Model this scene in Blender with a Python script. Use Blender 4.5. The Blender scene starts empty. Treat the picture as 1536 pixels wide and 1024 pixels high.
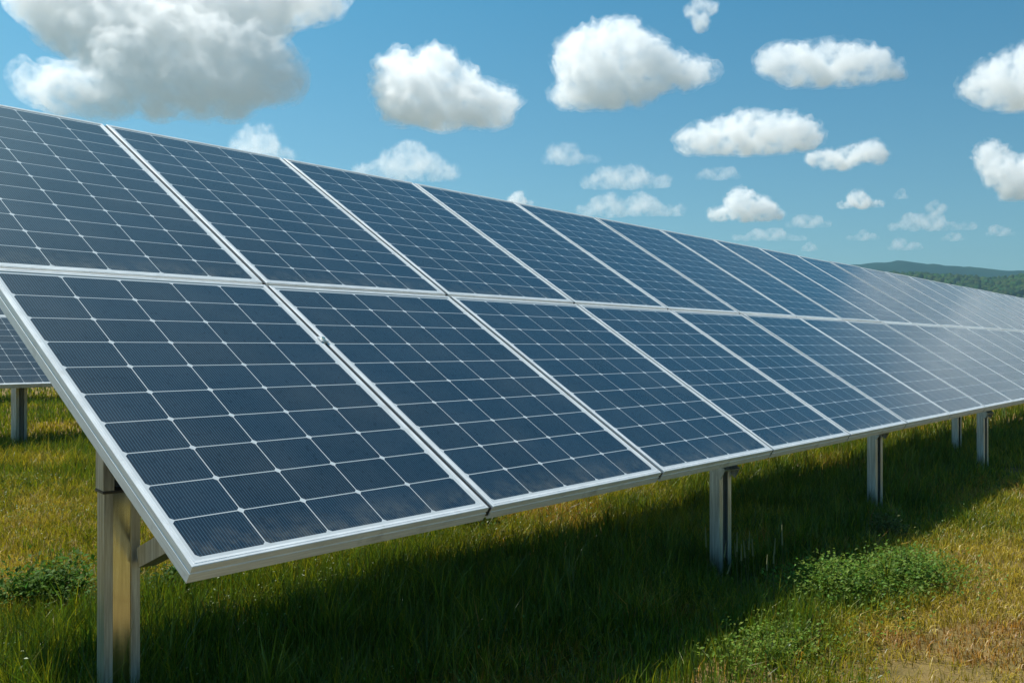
import bpy, bmesh, math, random
import numpy as np
from mathutils import Vector, Matrix, noise as mnoise

random.seed(11)
rng = np.random.default_rng(7)
SC = bpy.context.scene
COL = SC.collection
R = math.radians

# ------------------------------------------------------------------ camera, sky, sun, exposure
S = 1.1                                   # metres per fitted unit (one unit = one panel width)
H_EDGE = 0.563 * S                        # height of the array's lower edge over the ground
CAM = Vector((-1.1259 * S, -1.8657 * S, 1.05 * S))
YAW, PITCH, FPX = 0.875, 0.0063, 1387.6   # heading from +y towards +x, upward tilt, focal length in 1536-px frame
cam_d = bpy.data.cameras.new('camera')
cam = bpy.data.objects.new('camera', cam_d)
COL.objects.link(cam)
SC.camera = cam
cam_d.sensor_width = 36.0
cam_d.lens = 36.0 * FPX / 1536.0
cam_d.clip_start = 0.05
cam_d.clip_end = 40000.0
cam.location = CAM
cam.rotation_euler = (math.pi / 2 + PITCH, 0, -YAW)
FW = Vector((math.sin(YAW) * math.cos(PITCH), math.cos(YAW) * math.cos(PITCH), math.sin(PITCH)))
RT = Vector((math.cos(YAW), -math.sin(YAW), 0))
UP = RT.cross(FW)

SUN_DIR = Vector((-0.04, 0.68, 1.0)).normalized()      # towards the sun: high, behind the panels
SUN_EL = math.asin(SUN_DIR.z)
SUN_AZ = math.atan2(SUN_DIR.x, SUN_DIR.y)
world = bpy.data.worlds.new('World')
SC.world = world
world.use_nodes = True
wn = world.node_tree
wn.nodes.clear()
wo = wn.nodes.new('ShaderNodeOutputWorld')
wb = wn.nodes.new('ShaderNodeBackground')
ws = wn.nodes.new('ShaderNodeTexSky')
ws.sky_type = 'NISHITA'
ws.sun_disc = False
ws.sun_elevation = SUN_EL
ws.sun_rotation = SUN_AZ
ws.altitude = 200
ws.air_density = 1.0
ws.dust_density = 1.6
ws.ozone_density = 1.0
wm = wn.nodes.new('ShaderNodeMix')
wm.data_type = 'RGBA'
wm.blend_type = 'MULTIPLY'
wm.inputs[0].default_value = 1.0
wtc = wn.nodes.new('ShaderNodeTexCoord'); wsx = wn.nodes.new('ShaderNodeSeparateXYZ')
wn.links.new(wtc.outputs['Generated'], wsx.inputs[0])
wcr = wn.nodes.new('ShaderNodeValToRGB')                 # sky tone by elevation: paler towards the horizon
wcr.color_ramp.elements[0].position = 0.06; wcr.color_ramp.elements[0].color = (0.62, 0.92, 0.94, 1)
wcr.color_ramp.elements[1].position = 0.36; wcr.color_ramp.elements[1].color = (0.29, 0.87, 1.00, 1)
wn.links.new(wsx.outputs[2], wcr.inputs[0])
wn.links.new(wcr.outputs[0], wm.inputs[7])
wn.links.new(ws.outputs[0], wm.inputs[6])
wn.links.new(wm.outputs[2], wb.inputs[0])
wb.inputs[1].default_value = 0.077
wn.links.new(wb.outputs[0], wo.inputs[0])

sun_d = bpy.data.lights.new('sun', 'SUN')
sun_d.energy = 5.0
sun_d.angle = R(0.53)
sun_d.color = (1.0, 0.965, 0.90)
sun = bpy.data.objects.new('sun', sun_d)
COL.objects.link(sun)
sun.rotation_euler = (-SUN_DIR).to_track_quat('-Z', 'Y').to_euler()
sun.location = (0, 0, 50)

SC.view_settings.view_transform = 'Standard'
SC.view_settings.look = 'None'
SC.view_settings.exposure = 0.38
SC.view_settings.gamma = 1.0
SC.render.engine = 'CYCLES'
CY = SC.cycles
CY.use_denoising = True
CY.max_bounces = 44
CY.diffuse_bounces = 3
CY.glossy_bounces = 4
CY.transmission_bounces = 4
CY.transparent_max_bounces = 8
CY.volume_bounces = 40
CY.volume_step_rate = 1.0
CY.volume_max_steps = 256
CY.sample_clamp_indirect = 8.0

# ------------------------------------------------------------------ helpers
def tag(o, label=None, cat=None, group=None, kind=None):
    if label: o['label'] = label
    if cat: o['category'] = cat
    if group: o['group'] = group
    if kind: o['kind'] = kind
    return o

def link(name, me, mats=(), parent=None, loc=(0, 0, 0)):
    o = bpy.data.objects.new(name, me)
    COL.objects.link(o)
    for m in (mats if isinstance(mats, (list, tuple)) else [mats]):
        if me is not None and m.name not in [x.name for x in me.materials if x]:
            me.materials.append(m)
    if parent: o.parent = parent
    o.location = loc
    return o

def empty(name, loc, rot=(0, 0, 0)):
    o = bpy.data.objects.new(name, None)
    o.empty_display_size = 0.2
    COL.objects.link(o)
    o.location = loc
    o.rotation_euler = rot
    return o

def children(o):
    return [c for c in ALL_CHILDREN.get(o.name, [])]

ALL_CHILDREN = {}
def part(name, me, mat, parent):
    o = link(name, me, mat, parent)
    ALL_CHILDREN.setdefault(parent.name, []).append(o)
    return o

def copy_tree(o, loc, rot=None):
    c = o.copy(); COL.objects.link(c)
    c.location = loc
    if rot is not None: c.rotation_euler = rot
    for ch in children(o):
        d = ch.copy(); COL.objects.link(d); d.parent = c
        ALL_CHILDREN.setdefault(c.name, []).append(d)
        for g in children(ch):
            e = g.copy(); COL.objects.link(e); e.parent = d
    return c

def mesh_from(verts, faces, name='mesh', smooth=False):
    me = bpy.data.meshes.new(name)
    me.from_pydata([tuple(v) for v in verts], [], faces)
    me.validate(); me.update()
    if smooth:
        me.polygons.foreach_set('use_smooth', [True] * len(me.polygons))
    return me

def mesh_tris(V, T, name, col=None):
    """numpy verts (n,3) and triangles (m,3) into a mesh, optional per-vertex colour."""
    me = bpy.data.meshes.new(name)
    n, m = len(V), len(T)
    me.vertices.add(n); me.loops.add(3 * m); me.polygons.add(m)
    me.vertices.foreach_set('co', np.ascontiguousarray(V, dtype=np.float32).ravel())
    me.loops.foreach_set('vertex_index', np.ascontiguousarray(T, dtype=np.int32).ravel())
    me.polygons.foreach_set('loop_start', np.arange(0, 3 * m, 3, dtype=np.int32))
    me.update(calc_edges=True)
    if col is not None:
        a = me.attributes.new('tint', 'FLOAT_COLOR', 'POINT')
        a.data.foreach_set('color', np.ascontiguousarray(col, dtype=np.float32).ravel())
    return me

def add_box(V, F, lo, hi, M=None):
    b = len(V)
    for z in (lo[2], hi[2]):
        for y in (lo[1], hi[1]):
            for x in (lo[0], hi[0]):
                p = Vector((x, y, z))
                V.append(M @ p if M else p)
    for f in ((0, 2, 3, 1), (4, 5, 7, 6), (0, 1, 5, 4), (2, 6, 7, 3), (0, 4, 6, 2), (1, 3, 7, 5)):
        F.append([b + i for i in f])

def extrude_profile(V, F, prof, z0, z1, M=None, z1f=None):
    """closed 2-D profile swept up z; z1f(x,y) may give a slanted top."""
    b = len(V); n = len(prof)
    for (x, y) in prof:
        p = Vector((x, y, z0)); V.append(M @ p if M else p)
    for (x, y) in prof:
        p = Vector((x, y, z1f(x, y) if z1f else z1)); V.append(M @ p if M else p)
    for i in range(n):
        j = (i + 1) % n
        F.append([b + i, b + j, b + n + j, b + n + i])
    F.append([b + i for i in reversed(range(n))]); F.append([b + n + i for i in range(n)])

def bevel_mesh(me, w, seg=2):
    bm = bmesh.new(); bm.from_mesh(me)
    bmesh.ops.remove_doubles(bm, verts=bm.verts, dist=1e-5)
    bmesh.ops.bevel(bm, geom=[e for e in bm.edges if len(e.link_faces) == 2 and e.calc_face_angle(0) > 0.5],
                    offset=w, segments=seg, affect='EDGES', clamp_overlap=True)
    bm.to_mesh(me); bm.free()
    return me

class NB:
    """small node-tree builder"""
    def __init__(self, name):
        self.m = bpy.data.materials.new(name); self.m.use_nodes = True
        self.t = self.m.node_tree; self.t.nodes.clear()
        self.out = self.t.nodes.new('ShaderNodeOutputMaterial')
    def n(self, typ, **kw):
        x = self.t.nodes.new(typ)
        for k, v in kw.items(): setattr(x, k, v)
        return x
    def l(self, a, b): self.t.links.new(a, b)
    def val(self, x, sock):
        if hasattr(x, 'links') or isinstance(x, bpy.types.NodeSocket): self.l(x, sock)
        else: sock.default_value = x
    def math(self, op, a, b=None, c=None, clamp=False):
        x = self.n('ShaderNodeMath', operation=op); x.use_clamp = clamp
        self.val(a, x.inputs[0])
        if b is not None: self.val(b, x.inputs[1])
        if c is not None: self.val(c, x.inputs[2])
        return x.outputs[0]
    def mix(self, f, a, b, blend='MIX'):
        x = self.n('ShaderNodeMix', data_type='RGBA', blend_type=blend)
        self.val(f, x.inputs[0]); self.val(a, x.inputs[6]); self.val(b, x.inputs[7])
        return x.outputs[2]
    def noise(self, vec, scale, detail=4, rough=0.55):
        x = self.n('ShaderNodeTexNoise')
        x.inputs['Scale'].default_value = scale; x.inputs['Detail'].default_value = detail
        x.inputs['Roughness'].default_value = rough
        if vec is not None: self.l(vec, x.inputs['Vector'])
        return x
    def ramp(self, f, lo, hi):
        x = self.n('ShaderNodeMapRange'); x.interpolation_type = 'SMOOTHSTEP'
        self.l(f, x.inputs[0]); x.inputs[1].default_value = lo; x.inputs[2].default_value = hi
        return x.outputs[0]
    def coord(self, which='Object'):
        return self.n('ShaderNodeTexCoord').outputs[which]
    def principled(self, **kw):
        p = self.n('ShaderNodeBsdfPrincipled')
        for k, v in kw.items(): self.val(v, p.inputs[k])
        self.l(p.outputs[0], self.out.inputs[0])
        return p
    def bump(self, h, strength, dist=0.01):
        b = self.n('ShaderNodeBump'); b.inputs['Strength'].default_value = strength
        b.inputs['Distance'].default_value = dist
        self.l(h, b.inputs['Height']); return b.outputs[0]

# ------------------------------------------------------------------ materials
def metal_mat(name, base, metallic, rough, stretch=(1, 1, 1), var=0.12, warm=None):
    b = NB(name)
    co = b.coord('Object')
    mp = b.n('ShaderNodeMapping'); mp.inputs['Scale'].default_value = stretch
    b.l(co, mp.inputs[0])
    n1 = b.noise(mp.outputs[0], 6, 6, 0.65)
    n2 = b.noise(co, 9, 5, 0.6)
    dark = tuple(c * (1 - var * 2.2) for c in base) + (1,)
    light = tuple(min(1, c * (1 + var)) for c in base) + (1,)
    c1 = b.mix(b.ramp(n1.outputs[0], 0.35, 0.68), dark, light)
    c2 = b.mix(b.math('MULTIPLY', b.ramp(n2.outputs[0], 0.55, 0.75), 0.35), c1, (*(warm or (0.30, 0.28, 0.22)), 1))
    r = b.math('ADD', b.math('MULTIPLY', n1.outputs[0], 0.25), rough - 0.12)
    p = b.principled(**{'Base Color': c2, 'Metallic': metallic, 'Roughness': r})
    b.l(b.bump(n1.outputs[0], 0.08, 0.004), p.inputs['Normal'])
    return b.m

M_FRAME = metal_mat('anodised_aluminium', (0.86, 0.87, 0.86), 0.15, 0.42, (1, 1, 30), 0.06)
M_GALV = metal_mat('galvanised_steel', (0.56, 0.58, 0.57), 0.75, 0.38, (14, 14, 0.7), 0.16)
M_BRIGHT = metal_mat('bright_steel', (0.86, 0.84, 0.66), 1.0, 0.17, (10, 10, 0.6), 0.12)
M_RAIL = metal_mat('rail_steel', (0.42, 0.44, 0.44), 0.6, 0.45, (0.5, 8, 8), 0.12)

def cell_mat(name, W, L, nx, ny, mx, my, cell=(0.0020, 0.0138, 0.029), stripes=True):
    """glass over dark blue cells with white gaps; pattern in the panel's own coordinates"""
    b = NB(name)
    sep = b.n('ShaderNodeSeparateXYZ'); b.l(b.coord('Object'), sep.inputs[0])
    x, y = sep.outputs[0], sep.outputs[1]
    cw, ch = (W - 2 * mx) / nx, (L - 2 * my) / ny
    u = b.math('DIVIDE', b.math('SUBTRACT', x, mx), cw)
    v = b.math('DIVIDE', b.math('SUBTRACT', y, my), ch)
    fu = b.math('SUBTRACT', b.math('FRACT', u), 0.5)
    fv = b.math('SUBTRACT', b.math('FRACT', v), 0.5)
    au = b.math('MULTIPLY', b.math('SUBTRACT', 0.5, b.math('ABSOLUTE', fu)), cw)    # metres to cell border
    av = b.math('MULTIPLY', b.math('SUBTRACT', 0.5, b.math('ABSOLUTE', fv)), ch)
    line = b.math('LESS_THAN', b.math('MINIMUM', au, av), 0.0016)
    dia = b.math('LESS_THAN', b.math('ADD', au, av), 0.0125)
    outx = b.math('GREATER_THAN', b.math('ABSOLUTE', b.math('SUBTRACT', b.math('DIVIDE', u, nx), 0.5)), 0.5)
    outy = b.math('GREATER_THAN', b.math('ABSOLUTE', b.math('SUBTRACT', b.math('DIVIDE', v, ny), 0.5)), 0.5)
    white = b.math('MAXIMUM', b.math('MAXIMUM', line, dia), b.math('MAXIMUM', outx, outy))
    # fine silver fingers running up the slope
    fs = b.math('FRACT', b.math('MULTIPLY', u, 23.0))
    wig = b.noise(b.coord('Object'), 45, 2, 0.6)
    finger = b.math('MULTIPLY', b.math('LESS_THAN', fs, 0.19), b.ramp(wig.outputs[0], 0.20, 0.46))
    # tone of each cell
    comb = b.n('ShaderNodeCombineXYZ')
    b.l(b.math('FLOOR', u), comb.inputs[0]); b.l(b.math('FLOOR', v), comb.inputs[1])
    oi = b.n('ShaderNodeObjectInfo'); b.l(b.math('MULTIPLY', oi.outputs['Random'], 50.0), comb.inputs[2])
    wnz = b.n('ShaderNodeTexWhiteNoise'); b.l(comb.outputs[0], wnz.inputs[0])
    tone = b.math('MULTIPLY_ADD', wnz.outputs[0], 0.5, 0.75)
    tn = b.n('ShaderNodeMix', data_type='RGBA', blend_type='MULTIPLY'); tn.inputs[0].default_value = 1
    tn.inputs[6].default_value = (*cell, 1); b.l(tone, tn.inputs[7])
    c = b.mix(b.math('MULTIPLY', finger, 0.72 if stripes else 0.3), tn.outputs[2], (0.075, 0.14, 0.20, 1))
    c = b.mix(white, c, (0.60, 0.63, 0.64, 1))
    # light dust film
    dn = b.noise(b.coord('Object'), 2.3, 6, 0.65)
    dust = b.math('MULTIPLY', b.ramp(dn.outputs[0], 0.30, 0.8), 0.045)
    c = b.mix(dust, c, (0.42, 0.42, 0.38, 1))
    edge = b.math('SUBTRACT', 1.0, b.ramp(y, 0.03, 0.16))                     # grime washed down to the lower frame
    gn = b.noise(b.coord('Object'), 14, 5, 0.7)
    c = b.mix(b.math('MULTIPLY', b.math('MULTIPLY', edge, b.ramp(gn.outputs[0], 0.35, 0.75)), 0.22), c, (0.34, 0.31, 0.24, 1))
    p = b.principled(**{'Base Color': c, 'Roughness': 0.5, 'IOR': 1.45, 'Specular IOR Level': 0.12,
                        'Coat Weight': 1.0, 'Coat IOR': 1.42})
    rr = b.math('MULTIPLY_ADD', dn.outputs[0], 0.12, 0.12)
    b.l(rr, p.inputs['Coat Roughness'])
    return b.m

def grass_mat():
    b = NB('grass_blades')
    at = b.n('ShaderNodeAttribute', attribute_name='tint')
    d = b.n('ShaderNodeBsdfDiffuse'); t = b.n('ShaderNodeBsdfTranslucent'); g = b.n('ShaderNodeBsdfGlossy')
    b.l(at.outputs[0], d.inputs[0])
    b.l(at.outputs[0], t.inputs[0])
    g.inputs['Roughness'].default_value = 0.45; g.inputs[0].default_value = (1, 1, 1, 1)
    m1 = b.n('ShaderNodeMixShader'); m1.inputs[0].default_value = 0.42
    b.l(d.outputs[0], m1.inputs[1]); b.l(t.outputs[0], m1.inputs[2])
    m2 = b.n('ShaderNodeMixShader'); m2.inputs[0].default_value = 0.03
    b.l(m1.outputs[0], m2.inputs[1]); b.l(g.outputs[0], m2.inputs[2])
    b.l(m2.outputs[0], b.out.inputs[0])
    return b.m
M_GRASS = grass_mat()

def ground_mat():
    b = NB('field_soil')
    co = b.coord('Object')
    n1 = b.noise(co, 0.8, 8, 0.6); n2 = b.noise(co, 9, 8, 0.7); n3 = b.noise(co, 0.02, 6, 0.6)
    c = b.mix(b.ramp(n1.outputs[0], 0.35, 0.65), (0.17, 0.125, 0.040, 1), (0.30, 0.19, 0.080, 1))
    c = b.mix(b.ramp(n2.outputs[0], 0.4, 0.7), c, (0.12, 0.085, 0.03, 1))
    c = b.mix(b.math('MULTIPLY', b.ramp(n3.outputs[0], 0.45, 0.65), 0.6), c, (0.12, 0.12, 0.03, 1))
    p = b.principled(**{'Base Color': c, 'Roughness': 0.95, 'Specular IOR Level': 0.1})
    b.l(b.bump(n2.outputs[0], 0.8, 0.03), p.inputs['Normal'])
    return b.m

def hill_mat(name, green, pale, scale):
    b = NB(name)
    co = b.coord('Object')
    n1 = b.noise(co, scale, 8, 0.65); n2 = b.noise(co, scale * 8, 6, 0.7)
    c = b.mix(b.ramp(n1.outputs[0], 0.52, 0.60), (*green, 1), (*pale, 1))
    c = b.mix(b.math('MULTIPLY', b.ramp(n2.outputs[0], 0.4, 0.65), 0.6), c, tuple(v * 0.45 for v in green) + (1,))
    p = b.principled(**{'Base Color': c, 'Roughness': 1.0, 'Specular IOR Level': 0.0})
    return b.m

# ------------------------------------------------------------------ ground, hills
ground = link('ground', mesh_from([(-6000, -6000, 0), (6000, -6000, 0), (6000, 6000, 0), (-6000, 6000, 0)], [(0, 1, 2, 3)], 'ground'), ground_mat())
tag(ground, kind='structure')

def pix_dir(px, py):
    return (FW + RT * ((px - 768) / FPX) - UP * ((py - 512) / FPX))

def ridge(name, pts, dist, depth, mat, seed, rough):
    """a hill range: skyline given as (pixel x, pixel y) at a distance, continued both ways, with real front and back slopes"""
    xs = [p[0] for p in pts]; ys = [p[1] for p in pts]
    n, k = 320, 14
    V = []; F = []
    for i in range(n):
        px = -400 + i * (2900 / (n - 1))
        py = np.interp(px, xs, ys)
        d = pix_dir(px, py); hor = math.hypot(d.x, d.y)
        ux, uy = d.x / hor, d.y / hor
        top = CAM.z + dist * d.z / hor
        top += rough * mnoise.fractal(Vector((px * 0.02, seed, 0)), 1.0, 2.0, 5)
        for j in range(k):
            t = j / (k - 1)                       # 0 front foot .. 0.5 crest .. 1 back foot
            s = 1 - abs(2 * t - 1)
            h = top * (0.5 - 0.5 * math.cos(math.pi * s))
            r = dist + (t - 0.5) * 2 * depth
            hh = h + (rough * 0.8 * s * mnoise.fractal(Vector((px * 0.03, t * 9, seed)), 1.0, 2.0, 4) if 0 < j < k - 1 and j != k // 2 else 0)
            V.append((CAM.x + ux * r, CAM.y + uy * r, hh if 0 < j < k - 1 else -1.0))
    for i in range(n - 1):
        for j in range(k - 1):
            a = i * k + j
            F.append((a, a + k, a + k + 1, a + 1))
    return mesh_from(V, F, name, True)

RIDGE1 = [(-400, 402), (300, 398), (900, 402), (1200, 400), (1290, 397), (1335, 394), (1382, 394), (1412, 398), (1440, 401.5), (1470, 401), (1500, 405), (1540, 405.5), (1700, 409), (2500, 405)]
hills_far = link('hills', ridge('hills', RIDGE1, 2100, 500, None, 3.3, 4.0), hill_mat('far_wooded_hills', (0.013, 0.036, 0.024), (0.022, 0.05, 0.028), 0.004))
tag(hills_far, kind='structure')
RIDGE2 = [(-400, 428), (600, 426), (1250, 418), (1330, 416), (1400, 420), (1440, 423), (1480, 426), (1505, 425), (1540, 421), (1700, 418), (2500, 424)]
ridge2_me = ridge('wooded_hill', RIDGE2, 1250, 420, None, 7.7, 1.5)
hills_near = link('hills_wooded', ridge2_me, hill_mat('near_wooded_hill', (0.035, 0.070, 0.020), (0.14, 0.19, 0.05), 0.012))
tag(hills_near, kind='structure')

def leaf_mat(name, a, c_):
    b = NB(name)
    at = b.n('ShaderNodeAttribute', attribute_name='tint')
    d = b.n('ShaderNodeBsdfDiffuse'); t = b.n('ShaderNodeBsdfTranslucent')
    b.l(at.outputs[0], d.inputs[0]); b.l(at.outputs[0], t.inputs[0])
    m1 = b.n('ShaderNodeMixShader'); m1.inputs[0].default_value = a
    b.l(d.outputs[0], m1.inputs[1]); b.l(t.outputs[0], m1.inputs[2])
    g = b.n('ShaderNodeBsdfGlossy'); g.inputs['Roughness'].default_value = 0.6
    m2 = b.n('ShaderNodeMixShader'); m2.inputs[0].default_value = c_
    b.l(m1.outputs[0], m2.inputs[1]); b.l(g.outputs[0], m2.inputs[2])
    b.l(m2.outputs[0], b.out.inputs[0])
    return b.m
M_LEAF = leaf_mat('weed_leaves', 0.4, 0.012)
M_WOOD = leaf_mat('woodland_crowns', 0.15, 0.0)

def woodland():
    """far-off wood on the nearer hill: lumpy crowns, one mass"""
    bm = bmesh.new(); bmesh.ops.create_icosphere(bm, subdivisions=2, radius=1)
    bv = np.array([v.co[:] for v in bm.verts]); bt = np.array([[v.index for v in f.verts] for f in bm.faces]); bm.free()
    n = len(ridge2_me.vertices); co = np.zeros(n * 3); ridge2_me.vertices.foreach_get('co', co); co = co.reshape(320, 14, 3)
    Vs, Ts, Cs = [], [], []; off = 0
    for _ in range(9000):
        px = rng.uniform(1230, 1620); t = rng.uniform(0.8, 7.6)
        i = (px + 400) / 2900 * 319; i0 = int(i); j0 = int(t)
        p = (co[i0, j0] * (1 - (i - i0)) + co[i0 + 1, j0] * (i - i0)) * (1 - (t - j0)) + (co[i0, j0 + 1] * (1 - (i - i0)) + co[i0 + 1, j0 + 1] * (i - i0)) * (t - j0)
        f = mnoise.noise(Vector((p[0] * 0.011, p[1] * 0.011, 4.0)))
        if f > 0.16 and rng.random() < 0.93: continue         # clearings and meadows
        r = rng.uniform(2.2, 4.4)
        nz = np.array([mnoise.noise(Vector(v * 1.7) + Vector((off * 0.37, 0, 0))) for v in bv])
        v = bv * (1 + 0.55 * nz[:, None]) * np.array([r, r, r * rng.uniform(0.9, 1.35)])
        Vs.append(v + p + np.array([0, 0, r * 0.7])); Ts.append(bt + off); off += len(bv)
        g = rng.uniform(0.6, 1.35); yl = rng.uniform(0.7, 1.5)
        Cs.append(np.tile([0.034 * g * yl, 0.068 * g, 0.018 * g, 1], (len(bv), 1)))
    o = link('woodland', mesh_tris(np.concatenate(Vs), np.concatenate(Ts), 'woodland', np.concatenate(Cs)), M_WOOD)
    return tag(o, 'dark green wood covering the hillside behind the far end of the array', 'woodland', kind='stuff')
woodland()

# ------------------------------------------------------------------ solar panels
TILT = R(32.31)
L1, L2 = 1.3744 * S, 1.533 * S            # slope lengths of the lower and the upper row
PW = 1.0 * S; PITCHX = 1.02 * S
GAP = 0.012
LOWL = L1 - GAP; UPL = L2 - GAP
SL = Vector((0, math.cos(TILT), math.sin(TILT)))
NRM = Vector((0, -math.sin(TILT), math.cos(TILT)))

def frame_mesh(W, L):
    prof = [(0.019, -0.0035), (0.0178, -0.0005), (0.011, 0.0), (0.0102, -0.0012), (0.0088, -0.0012), (0.008, 0.0), (0.0015, 0.0), (0.0, -0.0015), (0.0, -0.0175), (0.0022, -0.019), (0.0022, -0.023), (0.0, -0.0245),
            (0.0, -0.053), (0.0015, -0.0545), (0.019, -0.0545), (0.019, -0.050)]
    V, F = [], []
    cs = [((0, 0), (1, 1)), ((W, 0), (-1, 1)), ((W, L), (-1, -1)), ((0, L), (1, -1))]
    n = len(prof)
    for (cx, cy), (sx, sy) in cs:
        for d, h in prof: V.append((cx + sx * d, cy + sy * d, h))
    for k in range(4):
        a, b_ = k * n, ((k + 1) % 4) * n
        for i in range(n):
            j = (i + 1) % n
            F.append((a + i, a + j, b_ + j, b_ + i))
    me = mesh_from(V, F, 'frame')
    bm = bmesh.new(); bm.from_mesh(me); bmesh.ops.recalc_face_normals(bm, faces=bm.faces); bm.to_mesh(me); bm.free()
    return me

def sheet_mesh(W, L):
    V, F = [], []
    add_box(V, F, (0.018, 0.018, -0.009), (W - 0.018, L - 0.018, -0.003))
    return mesh_from(V, F, 'glass_sheet')

def make_panel(L, nx, ny, name):
    root = empty('solar_panel', (0, 0, 0))
    part('frame', frame_mesh(PW, L), M_FRAME, root)
    part('cell_glass', sheet_mesh(PW, L), cell_mat(name, PW, L, nx, ny, 0.027, 0.030), root)
    V, F = [], []
    add_box(V, F, (PW + 0.0005, 0.004, -0.040), (PITCHX - 0.0005, L - 0.004, -0.007))
    part('gap_shade_strip', mesh_from(V, F, 'gap_shade_strip'), M_DARK, root)  # black filler strip added to stand in for the shade between panels
    # junction box on the back
    V, F = [], []
    add_box(V, F, (PW / 2 - 0.06, L - 0.22, -0.032), (PW / 2 + 0.06, L - 0.12, -0.0092))
    part('junction_box', bevel_mesh(mesh_from(V, F, 'junction_box'), 0.004), M_DARK, root)
    return root

bd = NB('black_plastic'); bd.principled(**{'Base Color': (0.02, 0.02, 0.02, 1), 'Roughness': 0.5}); M_DARK = bd.m

low0 = make_panel(LOWL, 5, 10, 'cells_lower')
up0 = make_panel(UPL, 5, 12, 'cells_upper')
ORD = ['first', 'second', 'third', 'fourth', 'fifth', 'sixth', 'seventh', 'eighth', 'ninth', 'tenth', 'eleventh', 'twelfth',
       'thirteenth', 'fourteenth', 'fifteenth', 'sixteenth', 'seventeenth', 'eighteenth', 'nineteenth', 'twentieth',
       'twenty-first', 'twenty-second', 'twenty-third', 'twenty-fourth', 'twenty-fifth', 'twenty-sixth']
used = {}
JIT = [random.Random(1)]
def place_panel(kind, loc, label, group):
    src = low0 if kind == 'low' else up0
    if kind not in used:
        used[kind] = 1; o = src; o.location = loc; o.rotation_euler = (TILT, 0, 0)
    else:
        o = copy_tree(src, loc, (TILT, 0, 0))
    j = JIT[0]
    o.rotation_euler = (TILT + R(j.uniform(-0.12, 0.12)), R(j.uniform(-0.10, 0.10)), 0)
    o.location = Vector(loc) + Vector((j.uniform(-0.0015, 0.0015), 0, 0)) + NRM * j.uniform(-0.002, 0.002)
    return tag(o, label, 'solar panel', group)

def array(x0, n, y, zedge, where, special=None):
    for i in range(n):
        jr = random.Random(i * 7 + int(y * 10)); JIT[0] = jr
        base = Vector((x0 + i * PITCHX, y, zedge))
        lab_l = f'lower row solar panel, {ORD[i]} from the left end of {where}'
        lab_u = f'upper row solar panel, {ORD[i]} from the left end of {where}'
        if special and i in special:
            lab_l, lab_u = special[i]
        place_panel('low', base, lab_l, f'lower row panels of {where}')
        place_panel('up', base + SL * (L1 + GAP * 0.5), lab_u, f'upper row panels of {where}')

SPEC = {0: ('large near panel at the front left corner with its grey end frame showing',
            'upper panel cut by the left picture edge, directly above the front corner panel'),
        1: ('lower panel right of the front corner panel, small clamp on its left seam',
            'upper panel second from the left, its top corner under the largest cloud')}
array(0.0, 24, 0.0, H_EDGE, 'the front array', SPEC)
REAR_Y, REAR_EDGE = (10 - 1.8657) * S, 0.67 * S
X_R = 1.57 * S
array(X_R - 4 * PITCHX, 12, REAR_Y, REAR_EDGE, 'the second array behind')
THIRD_Y = (18.1 - 1.8657) * S
array(X_R - 4 * PITCHX + 0.4, 12, THIRD_Y, REAR_EDGE, 'the third array far behind')

# ------------------------------------------------------------------ mid clamps on the seams of the front array
def clamp_mesh():
    V, F = [], []
    add_box(V, F, (-0.020, -0.018, 0.001), (0.020, 0.018, 0.005))
    add_box(V, F, (-0.008, -0.020, -0.05), (0.008, 0.020, 0.0008))
    me = bevel_mesh(mesh_from(V, F, 'clamp_plate'), 0.0015)
    return me
def bolt_mesh():
    V, F = [], []
    prof = [(0.009 * math.cos(a * math.pi / 3), 0.009 * math.sin(a * math.pi / 3)) for a in range(6)]
    extrude_profile(V, F, prof, 0.0052, 0.010)
    return mesh_from(V, F, 'bolt')
cl0 = empty('panel_clamp', (0, 0, 0))
part('clamp_plate', clamp_mesh(), M_FRAME, cl0); part('bolt', bolt_mesh(), M_BRIGHT, cl0)
first = True
for i, s, lab in ((1, 0.70 * L1, 'small aluminium clamp on the first seam right of the front corner panel'),):
    p = Vector((i * PITCHX - (PITCHX - PW) / 2, 0, H_EDGE)) + SL * s
    if first: o = cl0; o.location = p; o.rotation_euler = (TILT, 0, 0); first = False
    else: o = copy_tree(cl0, p, (TILT, 0, 0))
    tag(o, lab, 'clamp', 'clamps between the panels')

# ------------------------------------------------------------------ rails, rafters and posts
def rail(y, zedge, s, x0, x1, label, group):
    p = Vector((0, y, zedge)) + SL * s - NRM * 0.0547
    V, F = [], []
    prof = [(-0.025, 0), (0.025, 0), (0.025, -0.045), (0.019, -0.045), (0.019, -0.006), (-0.019, -0.006), (-0.019, -0.045), (-0.025, -0.045)]
    b = 0
    for x in (x0, x1):
        for a, h in prof: V.append((x, a, h))
    n = len(prof)
    for i in range(n):
        j = (i + 1) % n; F.append((i, j, n + j, n + i))
    F.append(tuple(range(n - 1, -1, -1))); F.append(tuple(range(n, 2 * n)))
    o = link('mounting_rail', mesh_from(V, F, 'mounting_rail'), M_RAIL, loc=p)
    o.rotation_euler = (TILT, 0, 0)
    return tag(o, label, 'rail', group)
for nm, y, ze, xa, xb in (('front array', 0, H_EDGE, 0.06, 24 * PITCHX - 0.1), ('second array behind', REAR_Y, REAR_EDGE, X_R - 4 * PITCHX + 0.05, X_R + 8 * PITCHX - 0.1),
                          ('third array far behind', THIRD_Y, REAR_EDGE, X_R - 4 * PITCHX + 0.45, X_R + 8 * PITCHX + 0.3)):
    for s, w in ((0.20 * S, 'lowest'), (0.95 * S, 'second lowest'), (1.75 * S, 'second highest'), (2.6 * S, 'highest')):
        rail(y, ze, s, xa, xb, f'{w} steel rail along the underside of the {nm}', 'rails under the panels')

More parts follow.
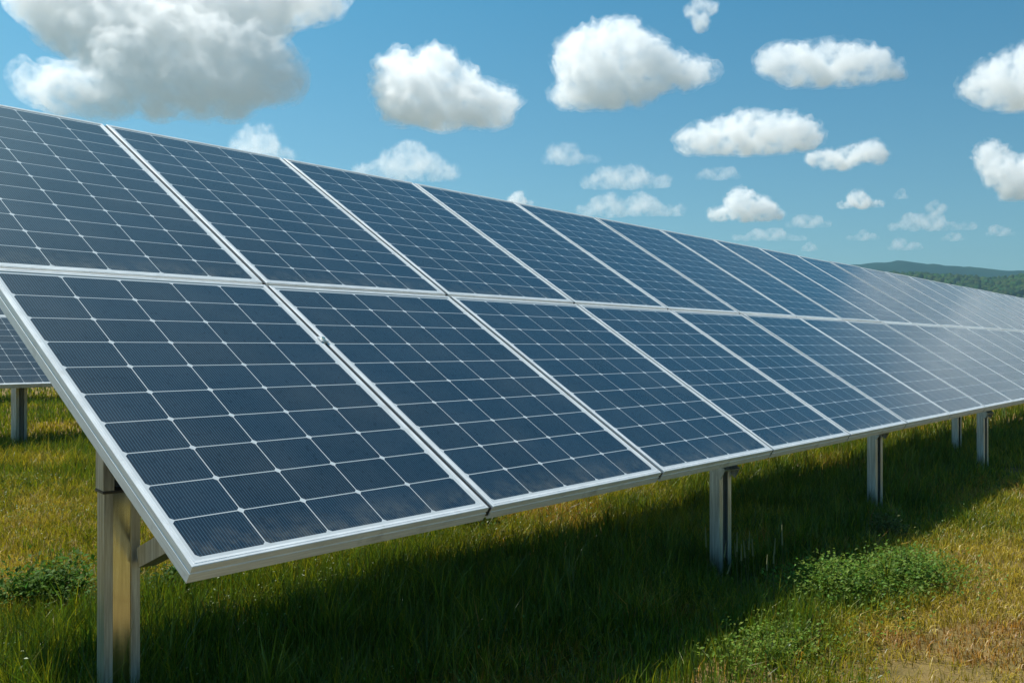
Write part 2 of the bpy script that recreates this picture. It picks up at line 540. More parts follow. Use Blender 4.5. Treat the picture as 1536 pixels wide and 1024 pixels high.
def post_profile(w, d, lip, t):
    """lipped channel, open towards -y"""
    h = w / 2
    return [(-h, 0), (-h + lip, 0), (-h + lip, t), (-h + t, t), (-h + t, d - t), (-0.16 * w, d - t), (-0.10 * w, d - 0.022), (0.10 * w, d - 0.022), (0.16 * w, d - t), (h - t, d - t), (h - t, t), (h - lip, t), (h - lip, 0), (h, 0),
            (h, d), (0.14 * w, d), (0.08 * w, d - 0.022 + t), (-0.08 * w, d - 0.022 + t), (-0.14 * w, d), (-h, d)]

def under(y, y0, zedge, extra=0.0):
    """height of the rails' underside at depth y of an array whose edge stands at y0"""
    return zedge + (y - y0) * math.tan(TILT) - (0.0547 + extra) / math.cos(TILT)

def make_post(x, y, y0, zedge, w, d, lip, label, group, yaw=0.0, web=False, brace=None, joint=None, gz=0.0):
    root = empty('support_post', (x, y, gz), (0, 0, yaw))
    t = 0.006
    top = under(y, y0, zedge, 0.047) - gz
    V, F = [], []
    cut = joint if joint else None
    slope = math.tan(TILT)
    extrude_profile(V, F, post_profile(w, d, lip, t), -0.3, top, None, (lambda a, b_: top + b_ * slope * 0.9) if not joint else (lambda a, b_: joint))
    me = mesh_from(V, F, 'column')
    part('column', me, M_GALV, root)
    if web:                                            # smooth rolled plate lining the channel
        V, F = [], []
        add_box(V, F, (-w / 2 + lip * 0.8, 0.008, -0.3), (w / 2 - lip * 0.8, 0.012, (joint or top) - 0.004))
        part('web_plate', mesh_from(V, F, 'web_plate'), M_BRIGHT, root)
    if joint:                                          # upper sleeve over the column, reaching up to the rafter
        V, F = [], []
        hw = w / 2 + 0.004
        pr = [(-hw, -0.004), (-hw + lip + 0.006, -0.004), (-hw + lip + 0.006, 0.002), (-hw + 0.006, 0.002), (-hw + 0.006, d + 0.004), (-hw, d + 0.004)]
        extrude_profile(V, F, pr, joint + 0.003, top, None, lambda a, b_: top + b_ * slope * 0.9)
        pr2 = [(-hw + 0.006, d - 0.004), (hw, d - 0.004), (hw, d + 0.004), (-hw + 0.006, d + 0.004)]
        extrude_profile(V, F, pr2, joint + 0.003, top, None, lambda a, b_: top + b_ * slope * 0.9)
        part('sleeve', mesh_from(V, F, 'sleeve'), M_GALV, root)
        V, F = [], []
        add_box(V, F, (-hw - 0.002, -0.006, joint - 0.006), (hw + 0.002, d + 0.006, joint + 0.002))
        part('joint_collar', bevel_mesh(mesh_from(V, F, 'joint_collar'), 0.001), M_DARKSTEEL, root)
    # cap bracket under the rail
    V, F = [], []
    M = Matrix.Translation((0, d / 2, top + d / 2 * slope * 0.9 - 0.01)) @ Matrix.Rotation(TILT, 4, 'X')
    add_box(V, F, (-w / 2 - 0.012, -0.09, 0.0), (w / 2 + 0.012, 0.09, 0.010), M)
    add_box(V, F, (-w / 2 - 0.012, -0.09, -0.05), (-w / 2 - 0.006, 0.09, -0.0003), M)
    add_box(V, F, (w / 2 + 0.006, -0.09, -0.05), (w / 2 + 0.012, 0.09, -0.0003), M)
    part('bracket', mesh_from(V, F, 'bracket'), M_GALV, root)
    if brace:
        (ya, za), (yb, zb) = brace
        dv = Vector((0, yb - ya, zb - za)); Ln = dv.length
        ang = math.atan2(zb - za, yb - ya)
        M = Matrix.Translation((0.062, ya, za)) @ Matrix.Rotation(ang, 4, 'X')
        V, F = [], []
        pr = [(-0.026, -0.030), (0.026, -0.030), (0.026, -0.024), (-0.020, -0.024), (-0.020, 0.030), (-0.026, 0.030)]
        M2 = M @ Matrix.Rotation(-math.pi / 2, 4, 'X')     # profile sweeps along +z of M2 -> along the bar
        M2 = M @ Matrix(((1, 0, 0, 0), (0, 0, 1, 0), (0, -1, 0, 0), (0, 0, 0, 1)))
        extrude_profile(V, F, pr, 0, Ln, M2)
        part('brace', mesh_from(V, F, 'brace'), M_GALV, root)
    return tag(root, label, 'post', group)

M_DARKSTEEL = metal_mat('dark_steel', (0.10, 0.10, 0.10), 0.7, 0.5)
G = 'steel posts under the front array'
make_post(0.148 * S, 0.60 * S, 0, H_EDGE, 0.104, 0.080, 0.025, 'large near steel post with a joint and diagonal brace at the left end', G,
          R(-12), web=True, brace=((-0.03, 0.47 * S), (-0.40 * S, 0.60 * S)), joint=0.655 * S)
FP = [(2.77, 0.11, 'nearest steel post under the lower front edge, with pale seed stalks before it'),
      (4.93, 0.13, 'steel post under the front edge, second of the three in the front line'),
      (7.56, 0.10, 'steel post under the front edge, rightmost and farthest in the front line')]
for x, y, lab in FP:
    make_post(x * S, y * S, 0, H_EDGE, 0.088, 0.065, 0.026, lab, G, R(-14))
make_post(8.8 * S, 0.62 * S, 0, H_EDGE, 0.085, 0.065, 0.026, 'small far steel post standing back in the shade, just left of the rightmost post', G, R(-14))
for x in (10.6, 12.4, 14.2, 16.1, 18.3, 20.5, 22.7):
    make_post(x * S, 0.2 * S, 0, H_EDGE, 0.088, 0.065, 0.026, f'steel post under the front array beyond the right edge, {x:.0f} panels along', G, R(-14))
for k, x in enumerate((1.9, 4.1, 6.3, 8.5, 10.7, 12.9)):
    if k > 0: pass
    make_post((x + 8.3) * S, 1.95 * S, 0, H_EDGE, 0.10, 0.07, 0.03, f'tall rear steel post under the upper edge of the front array, number {k + 1} along', 'tall rear posts of the front array', R(-10))
for k, x in enumerate((-2.2, 0.0, 3.06, 5.4, 7.8, 10.2)):
    make_post(x * S, REAR_Y + 0.25 * S, REAR_Y, REAR_EDGE, 0.135, 0.10, 0.036,
              'grey steel post under the second array, in the gap left of the front array' if x == 3.06 else f'steel post of the second array, {ORD[k]} from its left end',
              'steel posts under the second array', R(8))
for k, x in enumerate((-1.8, 0.6, 3.6, 5.8, 8.2, 10.6)):
    make_post(x * S, THIRD_Y + 0.25 * S, THIRD_Y, REAR_EDGE, 0.12, 0.10, 0.036, f'steel post of the third array, {ORD[k]} from its left end', 'steel posts under the third array', R(8))

# ------------------------------------------------------------------ grass
NG = 256
_grids = [rng.random((NG, NG)) for _ in range(6)]
def vnoise(x, y, scale, k):
    g = _grids[k]
    X, Y = x / scale + 100, y / scale + 100
    i, j = np.floor(X).astype(int), np.floor(Y).astype(int); a, b_ = X - i, Y - j
    a = a * a * (3 - 2 * a); b_ = b_ * b_ * (3 - 2 * b_)
    q = lambda m, n_: g[m % NG, n_ % NG]
    return (q(i, j) * (1 - a) + q(i + 1, j) * a) * (1 - b_) + (q(i, j + 1) * (1 - a) + q(i + 1, j + 1) * a) * b_
def fbm(x, y, scale, k, o=3):
    s = 0; w = 0; am = 1
    for q in range(o):
        s = s + am * vnoise(x, y, scale / 2 ** q, (k + q) % 6); w += am; am *= 0.5
    return s / w
def blob(x, y, cx, cy, rx, ry):
    return np.exp(-(((x - cx * S) / (rx * S)) ** 2 + ((y - cy * S) / (ry * S)) ** 2))

def fields(x, y):
    """(dryness 0..1, height in m) of the sward at a spot"""
    ux, uy = x / S, y / S
    n1 = fbm(x, y, 0.9, 0); n2 = fbm(x, y, 0.28, 2); n3 = fbm(x, y, 2.6, 4)
    dry = 0.62 + (n1 - 0.5) * 1.3 + (n2 - 0.5) * 0.7 + (n3 - 0.5) * 0.5
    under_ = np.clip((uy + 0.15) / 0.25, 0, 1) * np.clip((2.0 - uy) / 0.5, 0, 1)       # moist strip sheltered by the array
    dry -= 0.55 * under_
    back = np.clip((uy - 4.2) / 1.5, 0, 1)
    dry -= 0.38 * back
    dry += 0.55 * blob(x, y, 2.3, -1.15, 1.2, 0.45) + 0.45 * blob(x, y, 3.6, -1.1, 0.9, 0.40) + 0.35 * blob(x, y, 0.95, 1.95, 0.35, 0.22) + 0.3 * blob(x, y, 0.45, 2.6, 0.5, 0.5)
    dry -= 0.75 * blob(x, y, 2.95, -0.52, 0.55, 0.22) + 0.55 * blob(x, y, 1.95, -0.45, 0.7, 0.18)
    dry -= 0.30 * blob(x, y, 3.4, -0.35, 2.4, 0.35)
    dry = np.clip(dry, 0, 1)
    h = 0.034 + 0.05 * (1 - dry) + 0.065 * under_ + 0.02 * n2 + 0.05 * back * (0.5 + n1)
    h *= 0.75 + 0.6 * fbm(x, y, 0.35, 3)
    h *= 1 - 0.55 * blob(x, y, 2.3, -1.3, 1.0, 0.3)
    for qx, qy in ((2.77, 0.11), (4.93, 0.13), (7.56, 0.10), (8.8, 0.62)):
        h *= 1 - 0.6 * blob(x, y, qx - 0.08, qy - 0.12, 0.22, 0.22)
    return dry, h

def blades(x, y, dry, h, w, flat=1.0):
    n = len(x)
    th = rng.uniform(0, 2 * np.pi, n)
    lean = rng.uniform(0.1, 0.8, n) * (0.6 + 0.9 * dry) * flat
    az = rng.uniform(0, 2 * np.pi, n)
    cx, sx = np.cos(th), np.sin(th)
    V = np.zeros((n, 5, 3))
    for k, (t, wd) in enumerate(((0, 1.0), (0.5, 0.8))):
        ox = np.cos(az) * lean * h * t * t; oy = np.sin(az) * lean * h * t * t; oz = h * t
        V[:, 2 * k, 0] = x + ox - cx * w * wd / 2; V[:, 2 * k, 1] = y + oy - sx * w * wd / 2; V[:, 2 * k, 2] = oz - (0.01 if k == 0 else 0)
        V[:, 2 * k + 1, 0] = x + ox + cx * w * wd / 2; V[:, 2 * k + 1, 1] = y + oy + sx * w * wd / 2; V[:, 2 * k + 1, 2] = oz - (0.01 if k == 0 else 0)
    V[:, 4, 0] = x + np.cos(az) * lean * h; V[:, 4, 1] = y + np.sin(az) * lean * h; V[:, 4, 2] = h * np.clip(1 - 0.3 * lean, 0.15, 1)
    T = np.array([[0, 1, 3], [0, 3, 2], [2, 3, 4]])[None] + (np.arange(n) * 5)[:, None, None]
    green = np.array([0.085, 0.150, 0.008]); olive = np.array([0.265, 0.25, 0.006]); straw = np.array([0.45, 0.32, 0.030]); rust = np.array([0.38, 0.19, 0.025])
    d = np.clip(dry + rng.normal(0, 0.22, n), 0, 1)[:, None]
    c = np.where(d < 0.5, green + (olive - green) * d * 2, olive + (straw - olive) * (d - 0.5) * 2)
    r = (fbm(x, y, 0.9, 5) + 0.12 * blob(x, y, 2.6, -0.95, 1.0, 0.35) > 0.53)[:, None] * (rng.random((n, 1)) < np.clip(0.45 + 0.5 * blob(x, y, 2.6, -0.95, 1.0, 0.35), 0, 0.85)[:, None]) * (d > 0.5) * (y < 2.1 * S)[:, None]
    c = np.where(r, rust, c)
    c = c * rng.uniform(0.4, 1.5, n)[:, None]
    C = np.ones((n, 5, 4)); C[:, :, :3] = c[:, None, :]
    return V.reshape(-1, 3), T.reshape(-1, 3), C.reshape(-1, 4)

def leaves(n, pos_fn, size, tint, flat=0.5):
    """small pointed leaf faces (two bent triangles pairs each)"""
    P = np.array([pos_fn() for _ in range(n)])
    s = rng.uniform(0.6, 1.25, n) * size
    th = rng.uniform(0, 2 * np.pi, n); el = rng.normal(0.35, flat, n)
    d = np.stack([np.cos(th) * np.cos(el), np.sin(th) * np.cos(el), np.sin(el)], 1)
    side = np.stack([-np.sin(th), np.cos(th), rng.normal(0, 0.35, n)], 1)
    side /= np.linalg.norm(side, axis=1)[:, None]
    nn = np.cross(d, side)
    V = np.zeros((n, 5, 3))
    V[:, 0] = P; V[:, 1] = P + d * (s * 0.5)[:, None] + side * (s * 0.30)[:, None] + nn * (s * 0.06)[:, None]
    V[:, 2] = P + d * (s * 0.5)[:, None] - side * (s * 0.30)[:, None] + nn * (s * 0.06)[:, None]
    V[:, 3] = P + d * (s * 0.52)[:, None] - nn * (s * 0.04)[:, None]; V[:, 4] = P + d * s[:, None] - nn * (s * 0.15)[:, None]
    T = np.array([[0, 3, 1], [0, 2, 3], [3, 4, 1], [2, 4, 3]])[None] + (np.arange(n) * 5)[:, None, None]
    c = np.array(tint)[None] * rng.uniform(0.6, 1.4, n)[:, None] * np.stack([rng.uniform(0.8, 1.4, n), np.ones(n), rng.uniform(0.7, 1.2, n)], 1)
    C = np.ones((n, 5, 4)); C[:, :, :3] = c[:, None]
    return V.reshape(-1, 3), T.reshape(-1, 3), C.reshape(-1, 4)

def grass():
    Vs, Ts, Cs, off = [], [], [], 0
    cx, cy = CAM.x, CAM.y
    for r0, r1, dens, wmul in ((2.6, 5.0, 6500, 1.0), (5.0, 8.0, 3400, 1.25), (8.0, 13.0, 1300, 1.9), (13.0, 24.0, 320, 3.2), (24.0, 60.0, 40, 7.0)):
        a0, a1 = YAW - R(46), YAW + R(42)
        n = int(dens * 0.5 * (r1 * r1 - r0 * r0) * (a1 - a0))
        a = rng.uniform(a0, a1, n); r = np.sqrt(rng.uniform(r0 * r0, r1 * r1, n))
        x, y = cx + r * np.sin(a), cy + r * np.cos(a)
        hid = (y > 2.6 * S) & (x > 2.6 * S + 0.35 * (y - 2.6 * S)) & (y < 60)          # behind the array
        keep = ~hid | (rng.random(n) < 0.25)
        x, y, r = x[keep], y[keep], r[keep]
        thin = rng.random(len(x)) > 0.75 * blob(x, y, 2.3, -0.95, 0.45, 0.16) + 0.55 * (fbm(x, y, 0.6, 2) > 0.66) * (y < 0)
        x, y, r = x[thin], y[thin], r[thin]
        dry, h = fields(x, y)
        h = h * rng.uniform(0.45, 1.25, len(x))
        w = rng.uniform(0.0026, 0.0060, len(x)) * wmul
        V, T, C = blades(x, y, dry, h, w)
        Vs.append(V); Ts.append(T + off); Cs.append(C); off += len(V)
    # flattened dead thatch and small low leaves between the blades
    n = 90000
    a = rng.uniform(YAW - R(40), YAW + R(40), n); r = np.sqrt(rng.uniform(2.6 ** 2, 9 ** 2, n))
    x, y = cx + r * np.sin(a), cy + r * np.cos(a)
    dry, h = fields(x, y)
    ok = rng.random(n) < 0.25 + 0.75 * dry
    x, y, h, dry = x[ok], y[ok], h[ok], dry[ok]
    V, T, C = blades(x, y, np.clip(dry + 0.3, 0, 1), h * 0.9 + 0.02, rng.uniform(0.002, 0.004, len(x)), 1.6)
    Vs.append(V); Ts.append(T + off); Cs.append(C); off += len(V)
    n = 60000
    a = rng.uniform(YAW - R(40), YAW + R(40), n); r = np.sqrt(rng.uniform(2.6 ** 2, 9 ** 2, n))
    x, y = cx + r * np.sin(a), cy + r * np.cos(a)
    ok = fbm(x, y, 0.5, 1) > 0.52
    x, y = x[ok], y[ok]; dry, h = fields(x, y); ok = dry < 0.75
    x, y, h = x[ok], y[ok], h[ok]
    Z = h * rng.uniform(0.3, 1.0, len(x)); it = iter(range(len(x)))
    def spot():
        q = next(it); return (x[q], y[q], Z[q])
    V, T, C = leaves(len(x), spot, 0.013, (0.10, 0.175, 0.018))
    Vs.append(V); Ts.append(T + off); Cs.append(C); off += len(V)
    # taller green tussocks, thickest in the shade and along its edge
    nt = 900
    a = rng.uniform(YAW - R(40), YAW + R(40), nt); r = np.sqrt(rng.uniform(2.8 ** 2, 12 ** 2, nt))
    tx, ty = cx + r * np.sin(a), cy + r * np.cos(a)
    dry, h = fields(tx, ty); ok = rng.random(nt) < np.clip(1.15 - 1.5 * dry, 0.04, 1)
    tx, ty, h, dry = tx[ok], ty[ok], h[ok], dry[ok]
    m = 46; sp = rng.uniform(0.012, 0.05, len(tx))
    x = np.repeat(tx, m) + rng.normal(0, 1, len(tx) * m) * np.repeat(sp, m); y = np.repeat(ty, m) + rng.normal(0, 1, len(tx) * m) * np.repeat(sp, m)
    hh = np.repeat(h * rng.uniform(1.2, 2.1, len(tx)), m) * rng.uniform(0.5, 1.1, len(x))
    V, T, C = blades(x, y, np.clip(np.repeat(dry * 0.7 + rng.normal(0, 0.12, len(tx)), m), 0, 1), hh, rng.uniform(0.003, 0.006, len(x)), 1.1)
    Vs.append(V); Ts.append(T + off); Cs.append(C); off += len(V)
    # taller thin stems and dead stalks scattered through the sward
    n = 5200
    a = rng.uniform(YAW - R(40), YAW + R(40), n); r = np.sqrt(rng.uniform(2.7 ** 2, 13 ** 2, n))
    x, y = cx + r * np.sin(a), cy + r * np.cos(a)
    dry, h = fields(x, y)
    V, T, C = blades(x, y, np.clip(dry + 0.15, 0, 1), h * rng.uniform(1.4, 2.3, n), rng.uniform(0.0018, 0.003, n) * np.clip(r / 5, 1, 2))
    Vs.append(V); Ts.append(T + off); Cs.append(C); off += len(V)
    o = link('grass', mesh_tris(np.concatenate(Vs), np.concatenate(Ts), 'grass', np.concatenate(Cs)), M_GRASS)
    tag(o, 'rough green and straw coloured meadow grass under and around the arrays', 'grass', kind='stuff')
    print('blades', off // 5)
grass()

# ------------------------------------------------------------------ leafy weeds
def stems(lines, w, tint):
    Vs, Ts, Cs, off = [], [], [], 0
    for pts in lines:
        k = len(pts)
        for i, p in enumerate(pts):
            ww = w * (1 - 0.6 * i / (k - 1))
            for a in range(3):
                Vs.append((p[0] + ww * math.cos(a * 2.094), p[1] + ww * math.sin(a * 2.094), p[2]))
        for i in range(k - 1):
            for a in range(3):
                b0, b1 = off + 3 * i + a, off + 3 * i + (a + 1) % 3
                Ts += [(b0, b1, b1 + 3), (b0, b1 + 3, b0 + 3)]
        off += 3 * k
    C = np.tile([*tint, 1.0], (off, 1))
    return np.array(Vs), np.array(Ts), C

def join(parts):
    Vs, Ts, Cs, off = [], [], [], 0
    for V, T, C in parts:
        Vs.append(V); Ts.append(T + off); Cs.append(C); off += len(V)
    return np.concatenate(Vs), np.concatenate(Ts), np.concatenate(Cs)

def weed_bush(name, cx, cy, rx, ry, h, n, size, tint, label, cat='weed'):
    root = empty(name, (cx * S, cy * S, 0))
    nst = max(9, int(n / 70)); ends = []
    for _ in range(nst):
        a = rng.uniform(0, 6.28); q = min(1.7, abs(rng.normal(0, 0.62)))
        ends.append((rx * q * math.cos(a), ry * q * math.sin(a), h * max(0.25, 1 - 0.42 * q) * rng.uniform(0.45, 1.3)))
    lines = [[(e[0] * 0.25, e[1] * 0.25, -0.01), (e[0] * 0.6, e[1] * 0.6, e[2] * 0.6), e] for e in ends]
    def pos():
        e = ends[rng.integers(nst)]; t = rng.uniform(0.25, 1.02)
        sp = 0.20 * min(rx, ry) + 0.02
        return (e[0] * (0.25 + 0.75 * t) + rng.normal(0, sp), e[1] * (0.25 + 0.75 * t) + rng.normal(0, sp), max(0.01, e[2] * t + rng.normal(0, 0.012)))
    part('stem', mesh_tris(*stems(lines, 0.0022, (0.09, 0.11, 0.03))[:2], 'stem', stems(lines, 0.0022, (0.09, 0.11, 0.03))[2]), M_LEAF, root)
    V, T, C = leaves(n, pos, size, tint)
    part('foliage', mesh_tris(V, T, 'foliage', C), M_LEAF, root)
    return tag(root, label, cat)

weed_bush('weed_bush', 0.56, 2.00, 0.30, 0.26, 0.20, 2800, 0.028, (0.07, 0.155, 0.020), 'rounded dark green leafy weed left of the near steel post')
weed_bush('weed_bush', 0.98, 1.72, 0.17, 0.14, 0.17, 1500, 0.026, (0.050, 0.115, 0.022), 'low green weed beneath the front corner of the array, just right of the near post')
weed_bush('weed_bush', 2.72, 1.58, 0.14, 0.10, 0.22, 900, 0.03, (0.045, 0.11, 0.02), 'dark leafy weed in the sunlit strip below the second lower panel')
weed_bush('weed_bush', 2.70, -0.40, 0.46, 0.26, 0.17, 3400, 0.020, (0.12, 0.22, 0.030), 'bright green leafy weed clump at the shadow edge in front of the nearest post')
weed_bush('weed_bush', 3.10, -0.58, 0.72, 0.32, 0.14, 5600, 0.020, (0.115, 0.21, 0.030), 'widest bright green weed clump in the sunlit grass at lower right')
weed_bush('weed_bush', 4.05, -0.20, 0.22, 0.12, 0.15, 1300, 0.02, (0.12, 0.15, 0.05), 'pale weed with dry twigs at the shadow edge right of the bright green clumps')
weed_bush('weed_bush', 1.85, -0.52, 0.55, 0.24, 0.09, 3000, 0.017, (0.14, 0.23, 0.03), 'low creeping green weed at the shadow edge near the bottom of the picture')

def stalk_clump():
    root = empty('seed_stalks', (2.52 * S, -0.10 * S, 0))
    for _ in range(13):
        x, y = rng.normal(0, 0.13), rng.normal(0, 0.10); h = rng.uniform(0.16, 0.31); lx, ly = rng.normal(0, 0.02, 2)
        V, T, C = stems([[(x + lx * t, y + ly * t, h * t - 0.01) for t in (0, 0.5, 1.0)]], 0.0022, (0.20, 0.20, 0.08))
        st = part('stalk', mesh_tris(V, T, 'stalk', C), M_LEAF, root)
        V, T, C = stems([[(x + lx * t, y + ly * t, h * t) for t in (0.74, 0.85, 0.96, 1.06)]], 0.0055, (0.30, 0.30, 0.15))
        part('seed_head', mesh_tris(V, T, 'seed_head', C), M_LEAF, st)
    tag(root, 'cluster of thin pale seed stalks standing in the shade in front of the nearest post', 'seed stalks')
stalk_clump()

# ------------------------------------------------------------------ clouds
def cloud_mat(name, scale, lo, hi, dens):
    b = NB(name)
    n1 = b.noise(b.coord('Object'), scale, 8, 0.68)
    d = b.math('MULTIPLY', b.ramp(n1.outputs[0], lo, hi), dens)
    v = b.n('ShaderNodeVolumePrincipled')
    v.inputs['Color'].default_value = (1, 1, 1, 1)
    v.inputs['Anisotropy'].default_value = 0.4
    b.l(d, v.inputs['Density'])
    b.l(v.outputs[0], b.out.inputs['Volume'])
    return b.m
M_CLOUD = cloud_mat('cloud_vapour', 0.022, 0.40, 0.62, 0.034)
M_BIG = cloud_mat('big_cloud_vapour', 0.018, 0.38, 0.64, 0.020)
M_FAINT = cloud_mat('thin_cloud_vapour', 0.02, 0.36, 0.66, 0.008)
M_FAINTWISP = cloud_mat('faint_cloud_wisps', 0.020, 0.42, 0.66, 0.005)
M_SHEEN_VEIL = cloud_mat('added_veil_vapour', 0.006, 0.20, 0.70, 0.0042)
M_WISP = cloud_mat('cloud_wisps', 0.024, 0.42, 0.66, 0.014)
CLOUD_ALT = 620.0

def remesh(me, size):
    tmp = bpy.data.objects.new('cloud_tmp', me); COL.objects.link(tmp)
    rm = tmp.modifiers.new('remesh', 'REMESH'); rm.mode = 'VOXEL'; rm.voxel_size = size
    out = bpy.data.meshes.new_from_object(tmp.evaluated_get(bpy.context.evaluated_depsgraph_get()))
    bpy.data.objects.remove(tmp, do_unlink=True)
    out.polygons.foreach_set('use_smooth', [True] * len(out.polygons))
    return out

def cloud(label, lobes, base_y, seed, puff=1.0, faint=False, lean=0.7, big=False, veil=False):
    """lobes: (pixel x, pixel y, radius in px). The cloud hangs over a flat base at CLOUD_ALT."""
    d = pix_dir(lobes[0][0], base_y); el = d.z / math.hypot(d.x, d.y)
    dist = CLOUD_ALT / el
    cx = sum(l[0] for l in lobes) / len(lobes); cy = sum(l[1] for l in lobes) / len(lobes)
    dc = pix_dir(cx, cy); hor = math.hypot(dc.x, dc.y)
    fwd = Vector((dc.x / hor, dc.y / hor, 0)); right = Vector((fwd.y, -fwd.x, 0))
    origin = CAM + dc * (dist / hor)
    rd = random.Random(seed)
    bm = bmesh.new(); cents = []
    k = dist / FPX * (1.0 / (dc.dot(FW) / dc.length)) * 0 + (dist / hor) / FPX * 1.0
    for (px, py, r) in lobes:
        m = r * k * 1.08
        for q in range(2):
            off = fwd * rd.uniform(-0.9, 0.9) * m * (0.9 if q else 0.3)
            dl = pix_dir(px, py); hl = math.hypot(dl.x, dl.y)
            away = 1.0 - (py - cy) * k * lean / dist          # lower billows stand nearer: the front slopes up and back
            p = CAM + dl * (dist * away / hl) - origin + off
            rr = m * away * (1.0 if q == 0 else rd.uniform(0.7, 0.95))
            if q == 0: cents.append((p.z, rr))
            bmesh.ops.create_icosphere(bm, subdivisions=3, radius=rr, matrix=Matrix.Translation(p))
    me = bpy.data.meshes.new('cloud'); bm.to_mesh(me); bm.free()
    xs = [l[0] for l in lobes]; span = (max(xs) - min(xs) + 2 * max(l[2] for l in lobes)) * k
    me2 = remesh(me, max(span / 95, 2.2))
    # cauliflower lumps pushed along the normals, weak on the flat base
    n = len(me2.vertices); rmean = sum(l[2] for l in lobes) / len(lobes) * k
    sv = Vector((seed * 13.7, seed * 5.1, 0))
    def swell(m, extra, amp):
        out = []
        for v in m.vertices:
            nr = v.normal
            a = 0.0; am = 1.0; f = 1.5 / rmean
            for o_ in range(5):
                a += am * (0.42 - abs(mnoise.noise(v.co * f + sv)))
                am *= 0.62; f *= 2.05
            wgt = 0.35 + 0.65 * min(1, max(0, nr.z + 0.75))
            out.append(v.co + nr * (a * rmean * amp * wgt + extra))
        if not (big or veil):                                  # cumulus share a flattened base
            zb = min(0.0, min(z - 0.45 * q for z, q in cents)) - extra
            for c in out:
                if c.z < zb: c.z = zb + (c.z - zb) * 0.3
        for v, c in zip(m.vertices, out): v.co = c
        m.polygons.foreach_set('use_smooth', [True] * len(m.polygons))
    outer = me2.copy(); outer.name = 'wisps'
    swell(me2, 0.0 if not faint else rmean * 0.1, 0.85 * puff)
    swell(outer, rmean * 0.16, 1.1 * puff)
    me2 = remesh(me2, max(span / 150, 1.6)); outer = remesh(outer, max(span / 80, 2.6))
    root = empty('cloud', origin)
    part('billows', me2, M_SHEEN_VEIL if veil else M_FAINT if faint else (M_BIG if big else M_CLOUD), root)
    part('wisps', outer, M_SHEEN_VEIL if veil else (M_FAINTWISP if faint else M_WISP), root)
    return tag(root, label, 'cloud', 'clouds in the sky')

def auto(x0, x1, y0, y1, seed, peaks=None):
    """a small cumulus filling a pixel box: flat below, bumpy above"""
    rd = random.Random(seed); w, h = x1 - x0, y1 - y0
    out = []; n = max(5, int(w / h * 4))
    pk = [rd.uniform(0.15, 0.85) for _ in range(2 if w < 2.2 * h else 3)]
    for i in range(n):
        u = (i + rd.uniform(0.2, 0.8)) / n
        env = max(0.42, max(math.exp(-((u - p) / 0.16) ** 2) for p in pk)) * rd.uniform(0.7, 1.0)
        env *= min(1, 3.0 * min(u, 1 - u) + 0.3)
        hh = h * env; r = max(h * 0.15, min(hh * 0.45, w * 0.2))
        x = x0 + r + u * (w - 2 * r); yb = y1 - r * rd.uniform(0.8, 1.35)
        out.append((x, yb, r))
        top = y1 - hh
        if yb - r - top > 0.3 * r: out.append((x + rd.uniform(-0.4, 0.4) * r, top + r * 0.7, r * rd.uniform(0.6, 0.85)))
    return out

cloud('huge grey-bottomed cloud filling the top left of the sky',
      [(80, -30, 45), (215, 18, 44), (280, 30, 46), (340, 40, 44), (390, 30, 36), (170, 8, 40), (120, 5, 36), (60, 5, 28), (425, 8, 26), (330, 5, 36), (200, 100, 40),  (150, -30, 55), (230, -28, 60), (310, -25, 58), (390, -22, 50), (450, -5, 38), (485, 2, 24), (95, 35, 32), (140, 60, 40), (195, 65, 45), (250, 75, 50), (310, 90, 52), (365, 100, 50), (405, 115, 34), (420, 128, 22),
       (180, 125, 38), (240, 135, 34), (300, 140, 32), (350, 145, 28), (130, 148, 22), (90, 140, 24), (62, 132, 18), (165, 155, 18)], 178, 1, 0.9, lean=1.15, big=True)
cloud('bright double-peaked puffy cloud in the upper middle', [(600, 140, 30), (598, 112, 22), (632, 140, 38), (650, 115, 28), (658, 98, 15), (665, 160, 34), (640, 172, 24), (700, 165, 28), (735, 168, 26), (752, 160, 15), (605, 168, 22), (690, 130, 20)], 202, 2)
cloud('tall white cloud with a pointed right tail, right of centre', [(870, 95, 30), (865, 78, 18), (900, 85, 34), (932, 70, 28), (935, 54, 13), (960, 100, 34), (995, 108, 24), (1030, 114, 18), (1058, 112, 11), (880, 128, 30), (925, 130, 28), (850, 148, 14), (900, 152, 14), (960, 140, 16)], 168, 3)
cloud('tiny upright wisp of cloud at the top edge, right of centre', [(1050, 14, 12), (1040, 20, 10), (1064, 12, 9), (1052, 34, 9), (1053, 44, 7)], 53, 4)
cloud('broad flat-bottomed white cloud high at the right', [(1160, 96, 18), (1185, 100, 24), (1215, 104, 28), (1242, 96, 27), (1250, 82, 14), (1275, 104, 26), (1305, 100, 20), (1328, 108, 14), (1346, 112, 7), (1230, 116, 16), (1168, 84, 12)], 134, 5)
cloud('white cloud cut by the right edge of the picture, upper one of two', [(1470, 138, 14), (1490, 132, 24), (1515, 130, 33), (1545, 125, 38), (1580, 125, 36), (1520, 150, 16), (1615, 135, 24)], 168, 6)
cloud('long white cloud in the middle of the right half', [(1035, 216, 14), (1060, 213, 20), (1090, 210, 23), (1120, 206, 27), (1138, 196, 18), (1150, 208, 25), (1180, 205, 22), (1195, 194, 13), (1208, 210, 17), (1105, 222, 12)], 236, 7)
cloud('small white cloud right of the long middle cloud', [(1222, 240, 9), (1242, 242, 12), (1265, 241, 14), (1285, 234, 14), (1306, 230, 13), (1316, 236, 10), (1250, 250, 6)], 258, 8)
cloud('ragged white cloud cut by the right edge, lower one of two', [(1492, 245, 17), (1484, 236, 12), (1505, 262, 20), (1530, 272, 24), (1560, 275, 26), (1520, 292, 11)], 302, 9)
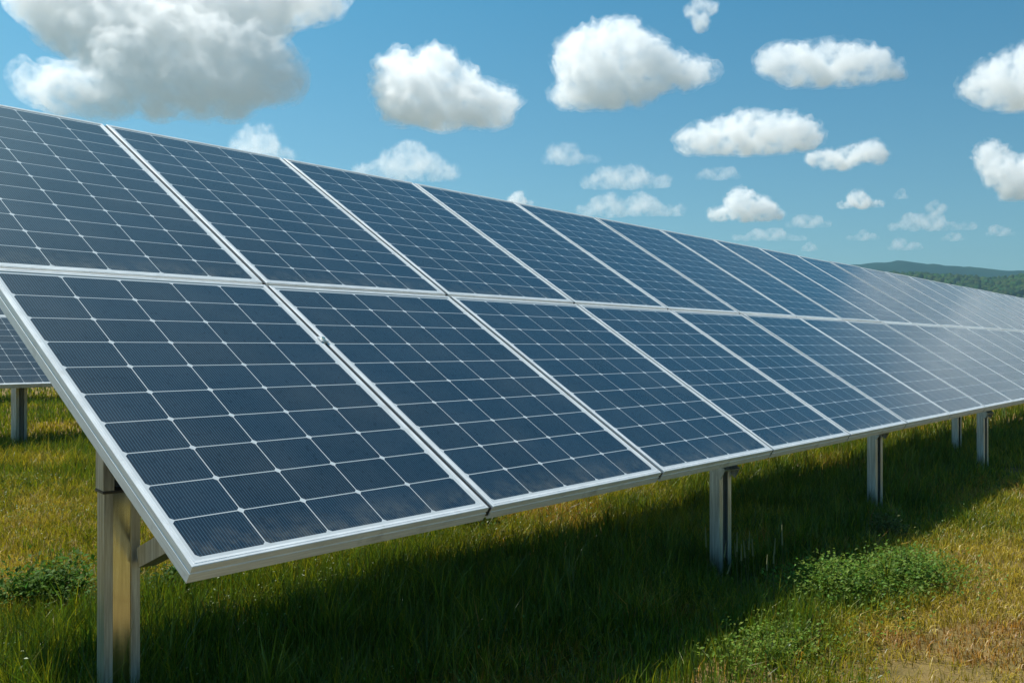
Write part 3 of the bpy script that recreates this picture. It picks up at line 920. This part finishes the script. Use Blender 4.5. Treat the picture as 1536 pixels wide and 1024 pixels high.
SMALL = [('faint small puff below the long middle cloud', 1042, 1113, 247, 270), ('faint small cloud left of the stacked pair above the array', 808, 900, 214, 247),
         ('upper one of two stacked soft clouds above the middle of the array', 872, 1005, 240, 284), ('lower one of two stacked soft clouds, just above the panels', 862, 1030, 286, 325),
         ('soft white cloud between the double-peaked cloud and the array', 525, 688, 213, 270), ('faded cloud just above the second seam of the array', 332, 442, 190, 246),
         ('plump low white cloud over the right middle of the array', 1058, 1178, 288, 331), ('small white puff left of the ragged right-edge cloud', 1255, 1328, 284, 314),
         ('pair of faint puffs low in the sky over the array', 1178, 1248, 318, 342), ('cloud fragment peeking over the top edge of the array', 758, 802, 284, 312),
         ('thin flat cloud streak touching the array skyline', 1098, 1212, 342, 361), ('long faint streak of cloud low at the right', 1330, 1465, 320, 346),
         ('faint scrap of cloud above the long low streak', 1388, 1420, 292, 322), ('tiny oval puff low at the right', 1410, 1447, 346, 362),
         ('tiny oval puff lowest at the right edge', 1478, 1522, 338, 354), ('faint flat cloud right above the far hills', 1330, 1386, 355, 376),
         ('faint tiny cloud just above the far end of the array', 1268, 1320, 345, 361), ('smallest round wisp above the low puffs at the right', 1340, 1363, 284, 299),
         ('tiny puff on the skyline of the array', 1200, 1228, 362, 377)]
for k, (lab, x0, x1, y0, y1) in enumerate(SMALL):
    cloud(lab, auto(x0, x1, y0, y1, 40 + k), y1, 20 + k, faint=any(w in lab for w in ('faint', 'faded', 'soft', 'tiny', 'thin', 'wisp')))

rv = random.Random(5)  # thin cloud added out of view to give the far panels a pale sheen
cloud('unseen thin cloud veil added beyond the right edge for the far panels to reflect',
      [(1690 + 95 * i + rv.uniform(-20, 20), 90 + 62 * j + rv.uniform(-12, 12), rv.uniform(30, 46) + min(26, 9 * i)) for i in range(10) for j in range(5)], 372, 60, 0.8, lean=0.2, veil=True)

# ------------------------------------------------------------------ haze
V, F = [], []
add_box(V, F, (-6100, -6100, -1.5), (6100, 6100, 215.0))
hz = link('haze', mesh_from(V, F, 'haze'))
bh = NB('hazy_air')
pv = bh.n('ShaderNodeVolumePrincipled')
pv.inputs['Color'].default_value = (0.40, 0.74, 1.0, 1)
pv.inputs['Density'].default_value = 0.00016
pv.inputs['Anisotropy'].default_value = 0.3
bh.l(pv.outputs[0], bh.out.inputs['Volume'])
hz.data.materials.append(bh.m)
tag(hz, 'pale blue summer haze over the far hills', 'haze', kind='stuff')
